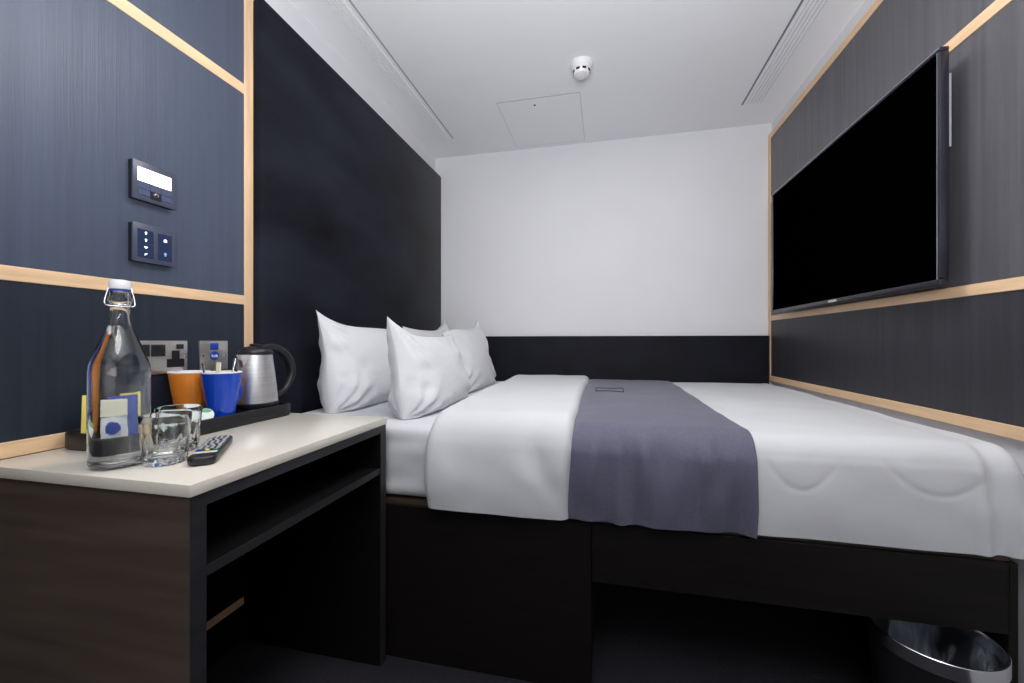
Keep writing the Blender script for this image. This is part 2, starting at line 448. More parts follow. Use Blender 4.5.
def strip(x0, x1, off, re, nx, y0=BF - .006, y1=BY - .030, zb=MB + .003, zt=MT + .022, r=.062, wr=None, edge=None, thick=.006):
    """a band of cloth lying over the bed front to back; re = how far its side edges round off"""
    prof = []
    for i in range(26): prof.append((y0, zb + (zt - r - zb) * i / 26, 0, -1, 0))
    for i in range(15):
        a = PI / 2 * i / 14
        prof.append((y0 + r - r * math.cos(a), zt - r + r * math.sin(a), 0, -math.cos(a), math.sin(a)))
    for i in range(1, 60): prof.append((y0 + r + (y1 - y0 - 2 * r) * i / 60, zt, 0, 0, 1))
    for i in range(15):
        a = PI / 2 * i / 14
        prof.append((y1 - r + r * math.sin(a), zt - r + r * math.cos(a), 0, math.sin(a), math.cos(a)))
    for i in range(1, 6): prof.append((y1, zt - r - (zt - r - MB) * i / 6 * .5, 0, 1, 0))
    bm = bm_new(); cols = []
    total = off + thick
    us = []
    m_ = 7
    for i in range(m_): us.append((x0 + re * (1 - math.cos(PI / 2 * i / m_)), math.sin(PI / 2 * i / m_)))
    for i in range(nx + 1): us.append((x0 + re + (x1 - x0 - 2 * re) * i / nx, 1))
    for i in range(m_ - 1, -1, -1): us.append((x1 - re * (1 - math.cos(PI / 2 * i / m_)), math.sin(PI / 2 * i / m_)))
    for x, h in us:
        c = []
        for k_, (y, z, _, ny, nz_) in enumerate(prof):
            p = Vector((x, y, z)); n = Vector((0, ny, nz_))
            xx = x + (edge(p, (x - x0) / (x1 - x0)) if edge else 0)
            q = Vector((xx, y, z))
            w = dwr(q, n)
            hh = (-thick * .0 + (total) * h)
            e = wr(q, n) * h if wr else 0
            c.append(bm.verts.new(q + n * (w + hh + e - (.004 if h < .01 else 0))))
        cols.append(c)
    for A, B in zip(cols, cols[1:]):
        for i in range(len(A) - 1): bm.faces.new((A[i], B[i], B[i + 1], A[i + 1]))
    bmesh.ops.recalc_face_normals(bm, faces=bm.faces[:])
    return bm

def fwr(p, n):
    w = .0045 * nz(p, (6, 5, 6), 31)
    f = max(0, -n.y)
    # soft diagonal creases on the hanging front
    w += f * .004 * math.sin(26 * (p.x + .55 * (p.z - MB)) + 5 * nz(p, (5, 2, 5), 4)) * max(0, nz(p, (4, 1, 5), 7) + .35)
    w += f * .004 * math.sin(PI * min(1, max(0, (p.z - MB) / .2)))
    return w
def fedge(p, u):
    e = .009 * nz(p, (1, 3, 7), 12)
    s = p.y - BF
    h = max(0, MT + .02 - p.z)
    return e + (1 - u) * (-.034 * s - .010 * math.sin(PI * min(1, h / .22)) + .012 * math.exp(-h / .03) * math.exp(-s / .1)) + u * (.010 * math.exp(-h / .05) * math.exp(-s / .25) - .004)
fold = strip(-.500, -.088, .014, .026, 60, y1=BY - .085, wr=fwr, edge=fedge, thick=.016)
obj('turned_back_fold', fold, M['duvet'], DV, 60)

RN = thing('bed_runner', 'violet grey bed runner lying across the white duvet', 'bed runner', (.13, 1.8, MT))
def rwr(p, n):
    f = max(0, -n.y)
    w = .0018 * nz(p, (9, 6, 9), 41)
    w += f * .020 * (nz(p, (22, 2, 3), 43) + .45) * min(1, (MT + .02 - p.z) / .06 if p.z < MT + .02 else 0) + f * .006 * math.sin(40 * p.x + 14 * (p.z - MB) + 6 * nz(p, (4, 1, 4), 2)) * max(0, nz(p, (3, 1, 6), 8) + .3)
    return w
def redge(p, u):
    if u > .5: return .004 * nz(p, (1, 5, 9), 51)
    return 0
rn = strip(-.125, .362, .0030, .006, 90, y1=BY - .060, wr=rwr, edge=redge, thick=.004)
obj('cloth', rn, M['runner'], RN, 60)
# stitched outline of a square near the back
sq = [(-.043, 2.035), (.085, 2.055), (.082, 1.905), (.045, 1.925), (-.040, 1.89)]
pts = []
for (xa, ya), (xb, yb) in zip(sq, sq[1:] + sq[:1]):
    for i in range(8):
        x = xa + (xb - xa) * i / 8; y = ya + (yb - ya) * i / 8
        q = Vector((x, y, MT + .022)); n = Vector((0, 0, 1))
        pts.append((x, y, MT + .022 + dwr(q, n) + .0055 + rwr(q, n) + .001))
obj('stitched_square', tube(pts, .0042, seg=8, closed=True, flat=.6), M['runner_thread'], RN, 60, label='dark stitched square outline')

# pillows: standing on their long edge, leaning toward the headboard
def pillow(y0, y1, xb, xt, th, hs, seed, label, yaw=0.0):
    """hs: height above the sheet at the near corner, in the middle and at the far corner"""
    n = 52
    w = y1 - y0; hn, hm, hf = hs
    bm = bm_new(); g = {}
    for side in (1, -1):
        for i in range(n + 1):
            for j in range(n + 1):
                u = math.sin((-1 + 2 * i / n) * PI / 2); v = math.sin((-1 + 2 * j / n) * PI / 2)
                if (i in (0, n) or j == n) and side == -1:
                    g[(side, i, j)] = g[(1, i, j)]; continue
                H = hm + (hn - hm) * max(0, -u) ** 3 + (hf - hm) * max(0, u) ** 3
                sm = min(1, max(0, (v + .7) / .9)); sm = sm * sm * (3 - 2 * sm)
                y = w / 2 * u * (1 - (.015 + .06 * sm) * (1 - v * v) * abs(u))
                z = H * (v + 1) / 2
                pv = (1 - v * v) ** .5 if v > 0 else 1 - .45 * abs(v) ** 5
                pu = (1 - abs(u) ** (3.0 + 1.6 * (1 - sm))) ** .6
                prof = max(0, pu * pv)
                taper = 1.02 - .20 * (v + 1) / 2
                x = side * th / 2 * prof * taper
                p = Vector((x, y, z))
                au, av = abs(u), abs(v)
                fx = nz(p, (3, 6, 22), seed) * au ** 2.5 * (1 - au ** 8) + nz(p, (3, 26, 7), seed + 5) * av ** 3 * .6
                cr = 0
                for cu, cv, sd in ((-1, 1, 1), (1, 1, 2), (-1, -1, 3), (1, -1, 4)):
                    du, dv_ = u - cu, v - cv; rr = math.hypot(du * 1.4, dv_)
                    an = math.atan2(dv_ * H, du * w)
                    cr += math.sin(an * 13 + 2.5 * nz(p, (6, 6, 6), seed + sd)) * math.exp(-(rr / .75) ** 2) * min(1, rr / .2)
                x += .008 * max(0, -u) ** 2 * (1 - (v + 1) / 2) ** 2 + side * prof ** .45 * (.030 * fx + .0105 * cr + .012 * nz(p, (5, 5, 5), seed + 9))
                g[(side, i, j)] = bm.verts.new((x, y, z))
    for side in (1, -1):
        for i in range(n):
            for j in range(n):
                q = [g[(side, i, j)], g[(side, i + 1, j)], g[(side, i + 1, j + 1)], g[(side, i, j + 1)]]
                if side < 0: q.reverse()
                try: bm.faces.new(q)
                except ValueError: pass
    for i in range(n):
        try: bm.faces.new([g[(1, i, 0)], g[(-1, i, 0)], g[(-1, i + 1, 0)], g[(1, i + 1, 0)]] if 0 < i < n - 1 else ([g[(1, 0, 0)], g[(-1, 1, 0)], g[(1, 1, 0)]] if i == 0 else [g[(1, i, 0)], g[(-1, i, 0)], g[(1, n, 0)]]))
        except ValueError: pass
    for v in bm.verts:
        v.co.x += (xt - xb) * (max(0, v.co.z) / hm) ** 1.15
    bmesh.ops.transform(bm, matrix=Matrix.Rotation(yaw, 4, 'Z'), verts=bm.verts[:])
    bmesh.ops.recalc_face_normals(bm, faces=bm.faces[:])
    o = obj('pillow', bm, M['pillow'], None, 75)
    o.location = (xb, (y0 + y1) / 2, MT + .002)
    return tag(o, label, 'pillow', 'white bed pillows')
pillow(1.265, 1.865, -.955, -.993, .19, (.365, .312, .305), 11, 'white pillow nearest the desk, leaning on the black headboard')
pillow(1.880, 2.470, -.940, -.985, .18, (.33, .315, .395), 23, 'white pillow mostly hidden behind the others at the far end of the headboard')
pillow(1.215, 1.815, -.655, -.692, .19, (.335, .272, .285), 37, 'front white pillow with a pointed corner, nearest the desk edge of the bed', .03)
pillow(1.825, 2.440, -.700, -.757, .18, (.290, .318, .390), 53, 'front white pillow standing at the far side against the back wall')

# ------------------------------------------------------------------ desk
WT = CZ - .2246
DXF, DY0, DY1 = -.632, .513, 1.107
t = thing('desk_unit', 'dark wooden open desk unit with a shelf, under the cream worktop', 'desk', (-.87, .81, 0))
wb0 = WT - .020
fx = DXF - .003
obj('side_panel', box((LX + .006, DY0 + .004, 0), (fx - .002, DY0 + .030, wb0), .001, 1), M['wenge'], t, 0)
obj('side_panel', box((LX + .006, DY1 - .030, 0), (fx - .002, DY1 - .002, wb0), .001, 1), M['inner_shade'], t, 0)  # far side coloured near black for the shade inside the unit
obj('edge_strip', box((fx - .002, DY1 - .030, 0), (fx, DY1 - .002, wb0)), M['wenge_y'], t, 0)
obj('edge_strip', box((fx - .002, DY0 + .004, 0), (fx, DY0 + .030, wb0)), M['wenge_y'], t, 0)
obj('top_rail', box((fx - .02, DY0 + .030, wb0 - .022), (fx, DY1 - .030, wb0)), M['wenge_y'], t, 0)
sh = obj('shelf', box((LX + .02, DY0 + .030, CZ - .385), (fx - .004, DY1 - .030, CZ - .368), .0008, 1), M['inner_shade'], t, 0)
obj('shelf_edge', box((fx - .004, DY0 + .030, CZ - .385), (fx - .002, DY1 - .030, CZ - .368)), M['wenge_y'], sh, 0)
tag(obj('worktop', box((LX + .003, DY0, WT - .020), (DXF, DY1, WT), .0012, 2), M['worktop']), 'cream stone worktop on the dark desk unit', 'worktop')

# ------------------------------------------------------------------ wall fittings on the left wall (face +X)
def wbox(y0, y1, z0, z1, d0, d1, bev=0):
    return box((LX + d0, y0, z0), (LX + d1, y1, z1), bev, 2)
# climate controller
Y0, Y1, Z0, Z1 = .7576, .858, CZ + .346, CZ + .441
def sub(u0, u1, v0, v1):                              # fractions across / down the plate
    return Y0 + (Y1 - Y0) * u0, Y0 + (Y1 - Y0) * u1, Z1 - (Z1 - Z0) * v1, Z1 - (Z1 - Z0) * v0
t = thing('climate_controller', 'slate wall controller with a lit white display above its buttons', 'wall controller', (LX, (Y0 + Y1) / 2, Z0))
obj('back_box', wbox(Y0 + .001, Y1 - .002, Z0 + .001, Z1 - .001, 0, .012), M['black_soft'], t, 0)
obj('faceplate', wbox(Y0, Y1, Z0, Z1, .011, .016, .0012), M['device'], t)
obj('display', wbox(*sub(.10, .885, .165, .515), .0155, .0167), M['lcd'], t, 0)
for i, (u0, u1) in enumerate(((.12, .375), (.385, .635), (.645, .885))):
    for j, (v0, v1) in enumerate(((.56, .70), (.715, .86))):
        if (i, j) == (1, 1): continue
        obj('button', wbox(*sub(u0, u1, v0, v1), .0155, .0172, .0004), M['button'], t, 0)
obj('dial_window', wbox(*sub(.385, .635, .68, .90), .0155, .0170, .0004), M['black'], t, 0)
y0_, y1_, z0_, z1_ = sub(.45, .57, .71, .85)
kb = lathe([(0, .005), (.004, .0045), (.0058, .002), (.006, 0)], (0, 0, 0), 24)
place(kb, Matrix.Translation((LX + .0168, (y0_ + y1_) / 2, (z0_ + z1_) / 2)) @ Matrix.Rotation(PI / 2, 4, 'Y'))
obj('dial', kb, M['chrome'], t)
# light switch
Z0, Z1 = CZ + .195, CZ + .289
t = thing('light_switch', 'dark wall switch with glowing icon buttons below the lit controller', 'light switch', (LX, (Y0 + Y1) / 2, Z0))
obj('back_box', wbox(Y0 + .001, Y1 - .002, Z0 + .001, Z1 - .001, 0, .012), M['black_soft'], t, 0)
obj('faceplate', wbox(Y0, Y1, Z0, Z1, .011, .016, .0012), M['device'], t)
def icon(kind, yc, zc, s):
    bm = bm_new()
    def disc(y, z, r, n=14):
        vs = [bm.verts.new((LX + .0178, y + r * math.cos(2 * PI * i / n), z + r * math.sin(2 * PI * i / n))) for i in range(n)]; bm.faces.new(vs)
    def rect(y, z, w, h, a=0):
        vs = []
        for p, q in ((-w, -h), (w, -h), (w, h), (-w, h)):
            vs.append(bm.verts.new((LX + .0178, y + p * math.cos(a) - q * math.sin(a), z + p * math.sin(a) + q * math.cos(a))))
        bm.faces.new(vs)
    if kind == 'bulb': disc(yc, zc + s * .25, s * .62); rect(yc, zc - s * .65, s * .32, s * .25)
    elif kind == 'lamp': rect(yc, zc + s * .1, s * .9, s * .35); rect(yc, zc - s * .5, s * .4, s * .2)
    elif kind == 'slash': rect(yc, zc, s * .95, s * .22, .7); disc(yc - s * .3, zc + .1 * s, s * .38)
    elif kind == 'house':
        rect(yc, zc - s * .1, s * .75, s * .5)
        bm.faces.new([bm.verts.new((LX + .0178, yc + a * s, zc + b * s)) for a, b in ((-1, .4), (1, .4), (0, 1))])
    bmesh.ops.recalc_face_normals(bm, faces=bm.faces[:])
    r = bmesh.ops.extrude_face_region(bm, geom=bm.faces[:])
    bmesh.ops.translate(bm, verts=[g for g in r['geom'] if isinstance(g, bmesh.types.BMVert)], vec=(-.0012, 0, 0))
    bmesh.ops.recalc_face_normals(bm, faces=bm.faces[:])
    return bm
for j, kd in enumerate(('bulb', 'bulb', 'lamp', 'slash')):
    v0 = .15 + j * .185
    y0_, y1_, z0_, z1_ = sub(.10, .455, v0, v0 + .172)
    b = obj('button', box((LX + .0155, y0_, z0_), (LX + .0172, y1_, z1_), .0004), M['button_dk'], t, 0)
    obj('icon', icon(kd, (y0_ + y1_) / 2, (z0_ + z1_) / 2, .0042), M['icon'], b, 0)
for j, (kd, mm) in enumerate((('house', 'icon'), ('bulb', 'icon_dim'))):
    v0 = .16 + j * .365
    y0_, y1_, z0_, z1_ = sub(.565, .90, v0, v0 + .35)
    b = obj('button', box((LX + .0155, y0_, z0_), (LX + .0172, y1_, z1_), .0004), M['button_dk'], t, 0)
    obj('icon', icon(kd, (y0_ + y1_) / 2, (z0_ + z1_) / 2, .0050), M[mm], b, 0)
# double socket
y0, y1, z0, z1 = .752, .898, CZ - .084, CZ + .002
t = thing('power_socket', 'wide steel double power socket on the wall behind the glass bottle', 'power socket', (LX, .825, z0))
obj('faceplate', wbox(y0, y1, z0, z1, 0, .006, .0015), M['plate'], t)
zt = z1
for ya, yb in ((.768, .801), (.8055, .8385)):
    r_ = obj('rocker_switch', wbox(ya, yb, zt - .040, zt - .010, .005, .0085, .001), M['black'], t)
def socket_poly(yc):
    return [(yc - .0225, zt - .070), (yc + .0225, zt - .070), (yc + .0225, zt - .048), (yc + .010, zt - .048), (yc + .010, zt - .026),
            (yc - .010, zt - .026), (yc - .010, zt - .048), (yc - .0225, zt - .048)]
for yc in (.866, .7795):
    pl = socket_poly(yc)
    if yc < .8: pl = [(yc - .016, zt - .072), (yc + .016, zt - .072), (yc + .016, zt - .045), (yc - .016, zt - .045)]
    obj('socket_insert', prism(pl, 0, LX + .005, LX + .0068), M['black_soft'], t, 0)
obj('rocker_switch', wbox(.868, .886, zt - .022, zt - .009, .005, .0085, .001), M['black'], t)
for yc in (.7585, .8925):
    sb = lathe([(0, .001), (.003, .0008), (.0035, 0)], seg=16); place(sb, Matrix.Translation((LX + .006, yc, zt - .043)) @ Matrix.Rotation(PI / 2, 4, 'Y'))
    obj('screw', sb, M['chrome'], t)
# single plate
y0, y1 = .933, 1.021
t = thing('data_socket', 'square steel wall plate with a blue port and a round blue sticker', 'wall socket', (LX, .977, z0))
obj('faceplate', wbox(y0, y1, z0, z1, 0, .006, .0015), M['plate'], t)
obj('port', wbox(.964, .989, zt - .026, zt - .007, .005, .0075, .0008), M['royal'], t)
st = lathe([(0, .0012), (.0135, .0012), (.0135, 0)], seg=32); place(st, Matrix.Translation((LX + .006, .9765, zt - .044)) @ Matrix.Rotation(PI / 2, 4, 'Y'))
stk = obj('sticker', st, M['royal'], t)
tb = text_mesh('hub', .013)
place(tb, Matrix.Translation((LX + .0076, .9765, zt - .044)) @ Matrix(((0, 0, 1, 0), (1, 0, 0, 0), (0, 1, 0, 0), (0, 0, 0, 1))))
obj('lettering', tb, M['white_paper'], stk, 0)
for yc in (.942, 1.012):
    sb = lathe([(0, .001), (.003, .0008), (.0035, 0)], seg=16); place(sb, Matrix.Translation((LX + .006, yc, zt - .043)) @ Matrix.Rotation(PI / 2, 4, 'Y'))
    obj('screw', sb, M['chrome'], t)

# ------------------------------------------------------------------ tray and what stands in it
TRX0, TRX1, TRY0, TRY1 = -1.114, -.938, .622, 1.094
TF = WT + .010                                           # tray floor
def tray_mesh():
    bm = bm_new()
    H = .036
    loops = []
    for dx_, z in ((.004, 0), (.0, .004), (.0, H - .003), (.002, H), (.005, H), (.007, H - .003), (.009, .010)):
        pts = round_rect(TRX0 + dx_, TRX1 - dx_, TRY0 + dx_, TRY1 - dx_, .034 - dx_ * .8)
        loops.append([bm.verts.new((x, y, WT + z)) for x, y in pts])
    n = len(loops[0])
    for A, B in zip(loops, loops[1:]):
        for i in range(n): bm.faces.new((A[i], A[(i + 1) % n], B[(i + 1) % n], B[i]))
    bm.faces.new(loops[0]); bm.faces.new(loops[-1])
    bmesh.ops.recalc_face_normals(bm, faces=bm.faces[:])
    return bm
tag(obj('serving_tray', tray_mesh(), M['tray'], None, 40), 'long black tray on the worktop against the wall', 'tray')

def mug(x, y, mt_, label, group, ang):
    t = thing('mug', label, 'mug', (x, y, TF + .0005), group=group)
    H, r0, r1 = .135, .0260, .0455
    out = [(0, 0), (r0 - .004, 0), (r0, .003)]
    for i in range(1, 13): out.append((r0 + (r1 - r0) * (i / 12) ** .92, .003 + (H - .006) * i / 12))
    obj('body', lathe(out, (0, 0, 0), 56), mt_, t, 40, world=False)
    inn = [(r1, H - .003), (r1 + .0003, H - .001), (r1 - .001, H + .0006), (r1 - .0035, H - .001)]
    for i in range(11, 0, -1): inn.append((r0 - .003 + (r1 - r0 - .001) * (i / 12), .006 + (H - .010) * i / 12))
    inn.append((0, .006))
    obj('white_lining', lathe(inn, (0, 0, 0), 56), M['cream_glaze'], t, 40, world=False, label='white lining and rim')
    pts = []
    for i in range(17):
        a = math.radians(100 - 200 * i / 16)
        rr = .037 + .028 * max(0, math.cos(a)) ** .8
        zz = .082 + .036 * math.sin(a)
        pts.append((rr * math.cos(ang), rr * math.sin(ang), zz))
    obj('handle', tube(pts, .0062, seg=12, flat=.75), mt_, t, 60, world=False)
    return t
# mugs: the handle of the blue one points along the wall, the orange one's is turned to the wall
mug(-1.0715, .869, M['orange'], 'orange mug with white lining, in the tray left of the blue mug', 'mugs in the tray', math.radians(105))
BMX, BMY = -.979, .879
mug(BMX, BMY, M['blue'], 'blue mug with white lining, in the tray between kettle and orange mug', 'mugs in the tray', math.radians(98))

def spoon(x, y, a, tilt, label, length=.135):
    t = thing('teaspoon', label, 'teaspoon', (x, y, TF + .014), (0, tilt, a), 'teaspoons in the blue mug')
    # bowl down in the mug, handle up
    n = 14; bm = bm_new()
    rows_ = []
    for i in range(n + 1):
        s = i / n
        w = .0118 * math.sin(PI * min(.97, max(.03, s))) ** .7
        rows_.append([bm.verts.new((.004 * (1 - q * q) * math.sin(PI * s) + 0, q * w, .004 + .036 * s)) for q in (-1, -.6, -.2, .2, .6, 1)])
    for A, B in zip(rows_, rows_[1:]):
        for i in range(5): bm.faces.new((A[i], A[i + 1], B[i + 1], B[i]))
    r = bmesh.ops.solidify(bm, geom=bm.faces[:], thickness=.0008)
    bmesh.ops.recalc_face_normals(bm, faces=bm.faces[:])
    obj('bowl', bm, M['chrome'], t, 60, world=False)
    pts = []; rr = []
    for i in range(13):
        s = i / 12
        pts.append((.002 * math.sin(PI * s), 0, .038 + (length - .038) * s)); rr.append(.0016 + .0028 * s ** 2)
    obj('handle', tube(pts, rr, seg=10, flat=.45, up=(0, 1, 0)), M['chrome'], t, 60, world=False)
    return t
spoon(BMX - .006, BMY - .012, math.radians(-90), .24, 'steel teaspoon leaning left out of the blue mug, handle toward the orange mug', .150)
spoon(BMX - .004, BMY + .002, math.radians(90), .26, 'steel teaspoon leaning right out of the blue mug, handle toward the kettle', .160)
def stick(name, x, y, a, tilt, w, th, length, m_, label, cat):
    o = obj(name, box((-th, -w, 0), (th, w, length), min(th, w) * .5), m_, None, 40)
    o.location = (x, y, TF + .008); o.rotation_euler = (0, tilt, a)
    return tag(o, label, cat)
stick('paper_sachet', BMX - .018, BMY - .002, math.radians(85), .06, .0075, .0015, .152, M['paper'], 'cream paper sachet standing in the blue mug', 'sachet')
stick('stir_stick', BMX + .010, BMY + .010, math.radians(80), .16, .0035, .0016, .135, M['stir'], 'dark brown stir stick leaning in the blue mug before the kettle', 'stir stick')

# kettle
KX, KY = -1.011, 1.018
t = thing('kettle', 'small brushed steel kettle with black lid and handle, at the tray end', 'kettle', (KX, KY, TF + .0005))
obj('power_base', lathe([(0, .0005), (.050, .0005), (.052, .004), (.052, .012), (.049, .017), (0, .017)], (KX, KY, TF)), M['black'], t)
KB = TF + .017
obj('body_foot', lathe([(0, .001), (.0495, .001), (.051, .004), (.0505, .014), (.049, .015), (0, .015)], (KX, KY, KB)), M['black'], t)
pr = [(.0490, .014)]
for i in range(1, 13):
    s = i / 12
    pr.append((.0490 - .0125 * s ** 1.15, .014 + .120 * s))
pr.append((.034, .136)); pr.append((0, .136))
obj('body', lathe(pr, (KX, KY, KB), 64), M['steel'], t)
ld = lathe([(.0375, .1335), (.0385, .1375), (.0375, .143), (.032, .149), (.020, .1535), (.010, .155), (0, .1553)], (KX, KY, KB), 48)
obj('lid', ld, M['black'], t)
obj('lid_knob', box((KX - .008, KY - .012, KB + .153), (KX + .008, KY + .010, KB + .161), .003), M['black'], t)
# spout toward the mugs (-Y)
sp = bm_new()
R = []
for s in range(7):
    f = s / 6
    z = KB + .098 + .036 * f
    out_ = KY - (.0395 - .004 * f) - .020 * f ** 1.3
    w = .006 + .012 * f
    R.append([sp.verts.new(p) for p in ((KX - w, KY - .034 + .002 * f, z), (KX - w * .55, (out_ + KY - .034) / 2 - .002, z), (KX, out_, z), (KX + w * .55, (out_ + KY - .034) / 2 - .002, z), (KX + w, KY - .034 + .002 * f, z))])
for A, B in zip(R, R[1:]):
    for i in range(4): sp.faces.new((A[i], A[i + 1], B[i + 1], B[i]))
sp.faces.new(R[0]); sp.faces.new(R[-1])
bmesh.ops.recalc_face_normals(sp, faces=sp.faces[:])
obj('spout', sp, M['steel'], t, 60)
# black back strip and hoop handle toward the headboard (+Y)
bs = []
for i in range(9):
    s = i / 8
    bs.append((KX, KY + .0485 - .0125 * (s ** 1.15), KB + .012 + .126 * s))
obj('handle_mount', tube(bs, .0105, seg=12, flat=1.3), M['black'], t, 60)
hp = [(KX, KY + .015, KB + .149), (KX, KY + .036, KB + .1535), (KX, KY + .060, KB + .151), (KX, KY + .083, KB + .141), (KX, KY + .104, KB + .122), (KX, KY + .116, KB + .098),
      (KX, KY + .118, KB + .076), (KX, KY + .110, KB + .054), (KX, KY + .094, KB + .037), (KX, KY + .074, KB + .027), (KX, KY + .052, KB + .024)]
def smooth_path(P, n=5):
    P = [Vector(p) for p in P]; out = []
    for i in range(len(P) - 1):
        a, b, c, d = P[max(i - 1, 0)], P[i], P[i + 1], P[min(i + 2, len(P) - 1)]
        for k_ in range(n):
            s = k_ / n
            out.append(.5 * ((2 * b) + (c - a) * s + (2 * a - 5 * b + 4 * c - d) * s * s + (3 * b - a - 3 * c + d) * s ** 3))
    out.append(P[-1]); return out
hpp = smooth_path(hp)
obj('handle', tube(hpp, [.0075 + .0035 * math.sin(PI * min(1, i / len(hpp) * 1.3)) for i in range(len(hpp))], seg=14, flat=1.15, up=(0, 0, 1)), M['black'], t, 60)

t.scale = (1.2, 1.2, 1.17)
# milk pots along the front rim of the tray, lids tipped up toward the room
def milk_pot():
    t = thing('milk_pot', 'x', 'milk pot', (0, 0, 0), group='milk pots in the tray')
    obj('cup', lathe([(0, -.020), (.0120, -.020), (.0125, -.019), (.0148, -.001), (.0162, 0), (0, 0)], seg=32), M['white_pl'], t, 40, world=False)
    l = obj('foil_lid', lathe([(.0165, -.0002), (.0167, .0004), (.0163, .0009), (0, .0010)], seg=32), M['foil'], t, 40, world=False)
    # half of the printed lid is green
    pts = [(.0156 * math.cos(a), .0156 * math.sin(a)) for a in [math.radians(20 + 140 * i / 16) for i in range(17)]]
    pts.append((-.006, .009)); pts.append((.007, .004))
    obj('green_print', prism(pts, 2, .0008, .0014), M['green'], l, 0, world=False)
    obj('lid_tab', box((-.005, -.0205, 0), (.005, -.015, .0007)), M['foil'], l, 0, world=False)
    return t
mp0 = milk_pot()
pot_labels = ['first milk pot from the left behind the tumblers, green and white lid', 'second milk pot from the left behind the tumblers, green and white lid',
              'third milk pot from the left behind the tumblers, green and white lid', 'milk pot right of the tumblers by the blue mug, green and white lid']
for i, (y, dz, rz) in enumerate(((.712, 0, .3), (.746, .001, .1), (.780, .006, -.2), (.815, .001, .25))):
    o = mp0 if i == 0 else copy_tree(mp0)
    o['label'] = pot_labels[i]
    nrm = Vector((.72, -.50, .48)).normalized()
    q = nrm.to_track_quat('Z', 'Y')
    o.rotation_mode = 'XYZ'
    o.rotation_euler = (q.to_matrix() @ Matrix.Rotation(rz, 3, 'Z')).to_euler()
    o.location = (-.9550, y, TF + .0335 + dz)

# paper sachets at the left end of the tray
def sachet(x, y, a, lean, w, h, base, top, label, disc):
    t = thing('tea_sachet', label, 'sachet', (x, y, TF + .0008), (0, lean, a), 'paper sachets in the tray')
    b = bm_new(); n = 8; g = []
    for s in (1, -1):
        gg = []
        for i in range(n + 1):
            gg.append([])
            for j in range(n + 1):
                u = i / n * 2 - 1; v = j / n
                th = .0035 * (1 - u * u) * (math.sin(PI * v)) + .0004
                gg[-1].append(b.verts.new((s * th, u * w / 2, v * h)))
        g.append(gg)
    for s, gg in zip((1, -1), g):
        for i in range(n):
            for j in range(n):
                q = [gg[i][j], gg[i + 1][j], gg[i + 1][j + 1], gg[i][j + 1]]
                b.faces.new(q if s > 0 else q[::-1])
    bmesh.ops.recalc_face_normals(b, faces=b.faces[:])
    p = obj('packet', b, base, t, 60, world=False)
    if top is not None:
        obj('printed_band', box((-.0040, -w / 2 - .0002, h * .60), (.0040, w / 2 + .0002, h * .97), .0006), top, p, 0, world=False)
    if disc:
        d = lathe([(0, .0008), (.013, .0008), (.013, 0)], seg=28)
        place(d, Matrix.Translation((.0040, 0, h * .34)) @ Matrix.Rotation(PI / 2, 4, 'Y'))
        e = obj('printed_disc', d, M['royal'], p, 0, world=False)
    return t
sachet(-1.020, .690, math.radians(-42), -.16, .052, .090, M['white_paper'], M['paper'], 'white and cream tea sachet with a blue disc, behind the glass bottle', True)
sachet(-1.041, .676, math.radians(-42), -.14, .066, .096, M['royal'], None, 'plain blue sachet at the left end of the tray', False)
sachet(-1.063, .667, math.radians(-42), -.12, .060, .099, M['yellow'], None, 'yellow sachet hindmost at the left end of the tray', False)

# ------------------------------------------------------------------ swing top bottle
BX, BYY = -.861, .570
t = thing('water_bottle', 'tall clear glass swing top bottle full of water on the worktop', 'bottle', (BX, BYY, WT + .0005))
prof_o = [(0, .004), (.020, .003), (.034, .0), (.0385, .002), (.0415, .007), (.0425, .016), (.0425, .165), (.0420, .178), (.0395, .190), (.0340, .206), (.0265, .226), (.0200, .243), (.0160, .258),
          (.0140, .272), (.0138, .292), (.0150, .294), (.0155, .299), (.0150, .304), (.0142, .306), (.0142, .314), (.0130, .316), (.0112, .316)]
prof_i = [(.0105, .312), (.0105, .275), (.0128, .257), (.0168, .243), (.0232, .226), (.0308, .206), (.0362, .190), (.0388, .178), (.0395, .165), (.0395, .018), (.0375, .011), (.0310, .008), (.016, .010), (0, .011)]
obj('glass_body', lathe(prof_o + prof_i, (BX, BYY, WT + .0005), 72), M['glass'], t, 50)
wprof = [(0, .0105), (.016, .0095), (.0312, .0075), (.0378, .0105), (.0399, .018), (.0399, .165), (.0392, .178), (.0366, .190), (.0312, .206), (.0236, .226), (.0172, .243), (.0142, .2525), (.0128, .252), (0, .252)]
obj('water', lathe(wprof, (BX, BYY, WT + .0005), 72), M['water'], t, 50)
zb = WT + .0005
obj('stopper', lathe([(0, .312), (.0095, .312), (.0098, .317), (.0150, .319), (.0158, .322), (.0158, .329), (.0145, .334), (.009, .336), (0, .3365)], (BX, BYY, zb), 40), M['white_pl'], t)
obj('gasket', lathe([(0.0100, .3155), (.0148, .3155), (.0150, .3192), (.0100, .3195)], (BX, BYY, zb), 40, close=True), M['royal'], t)
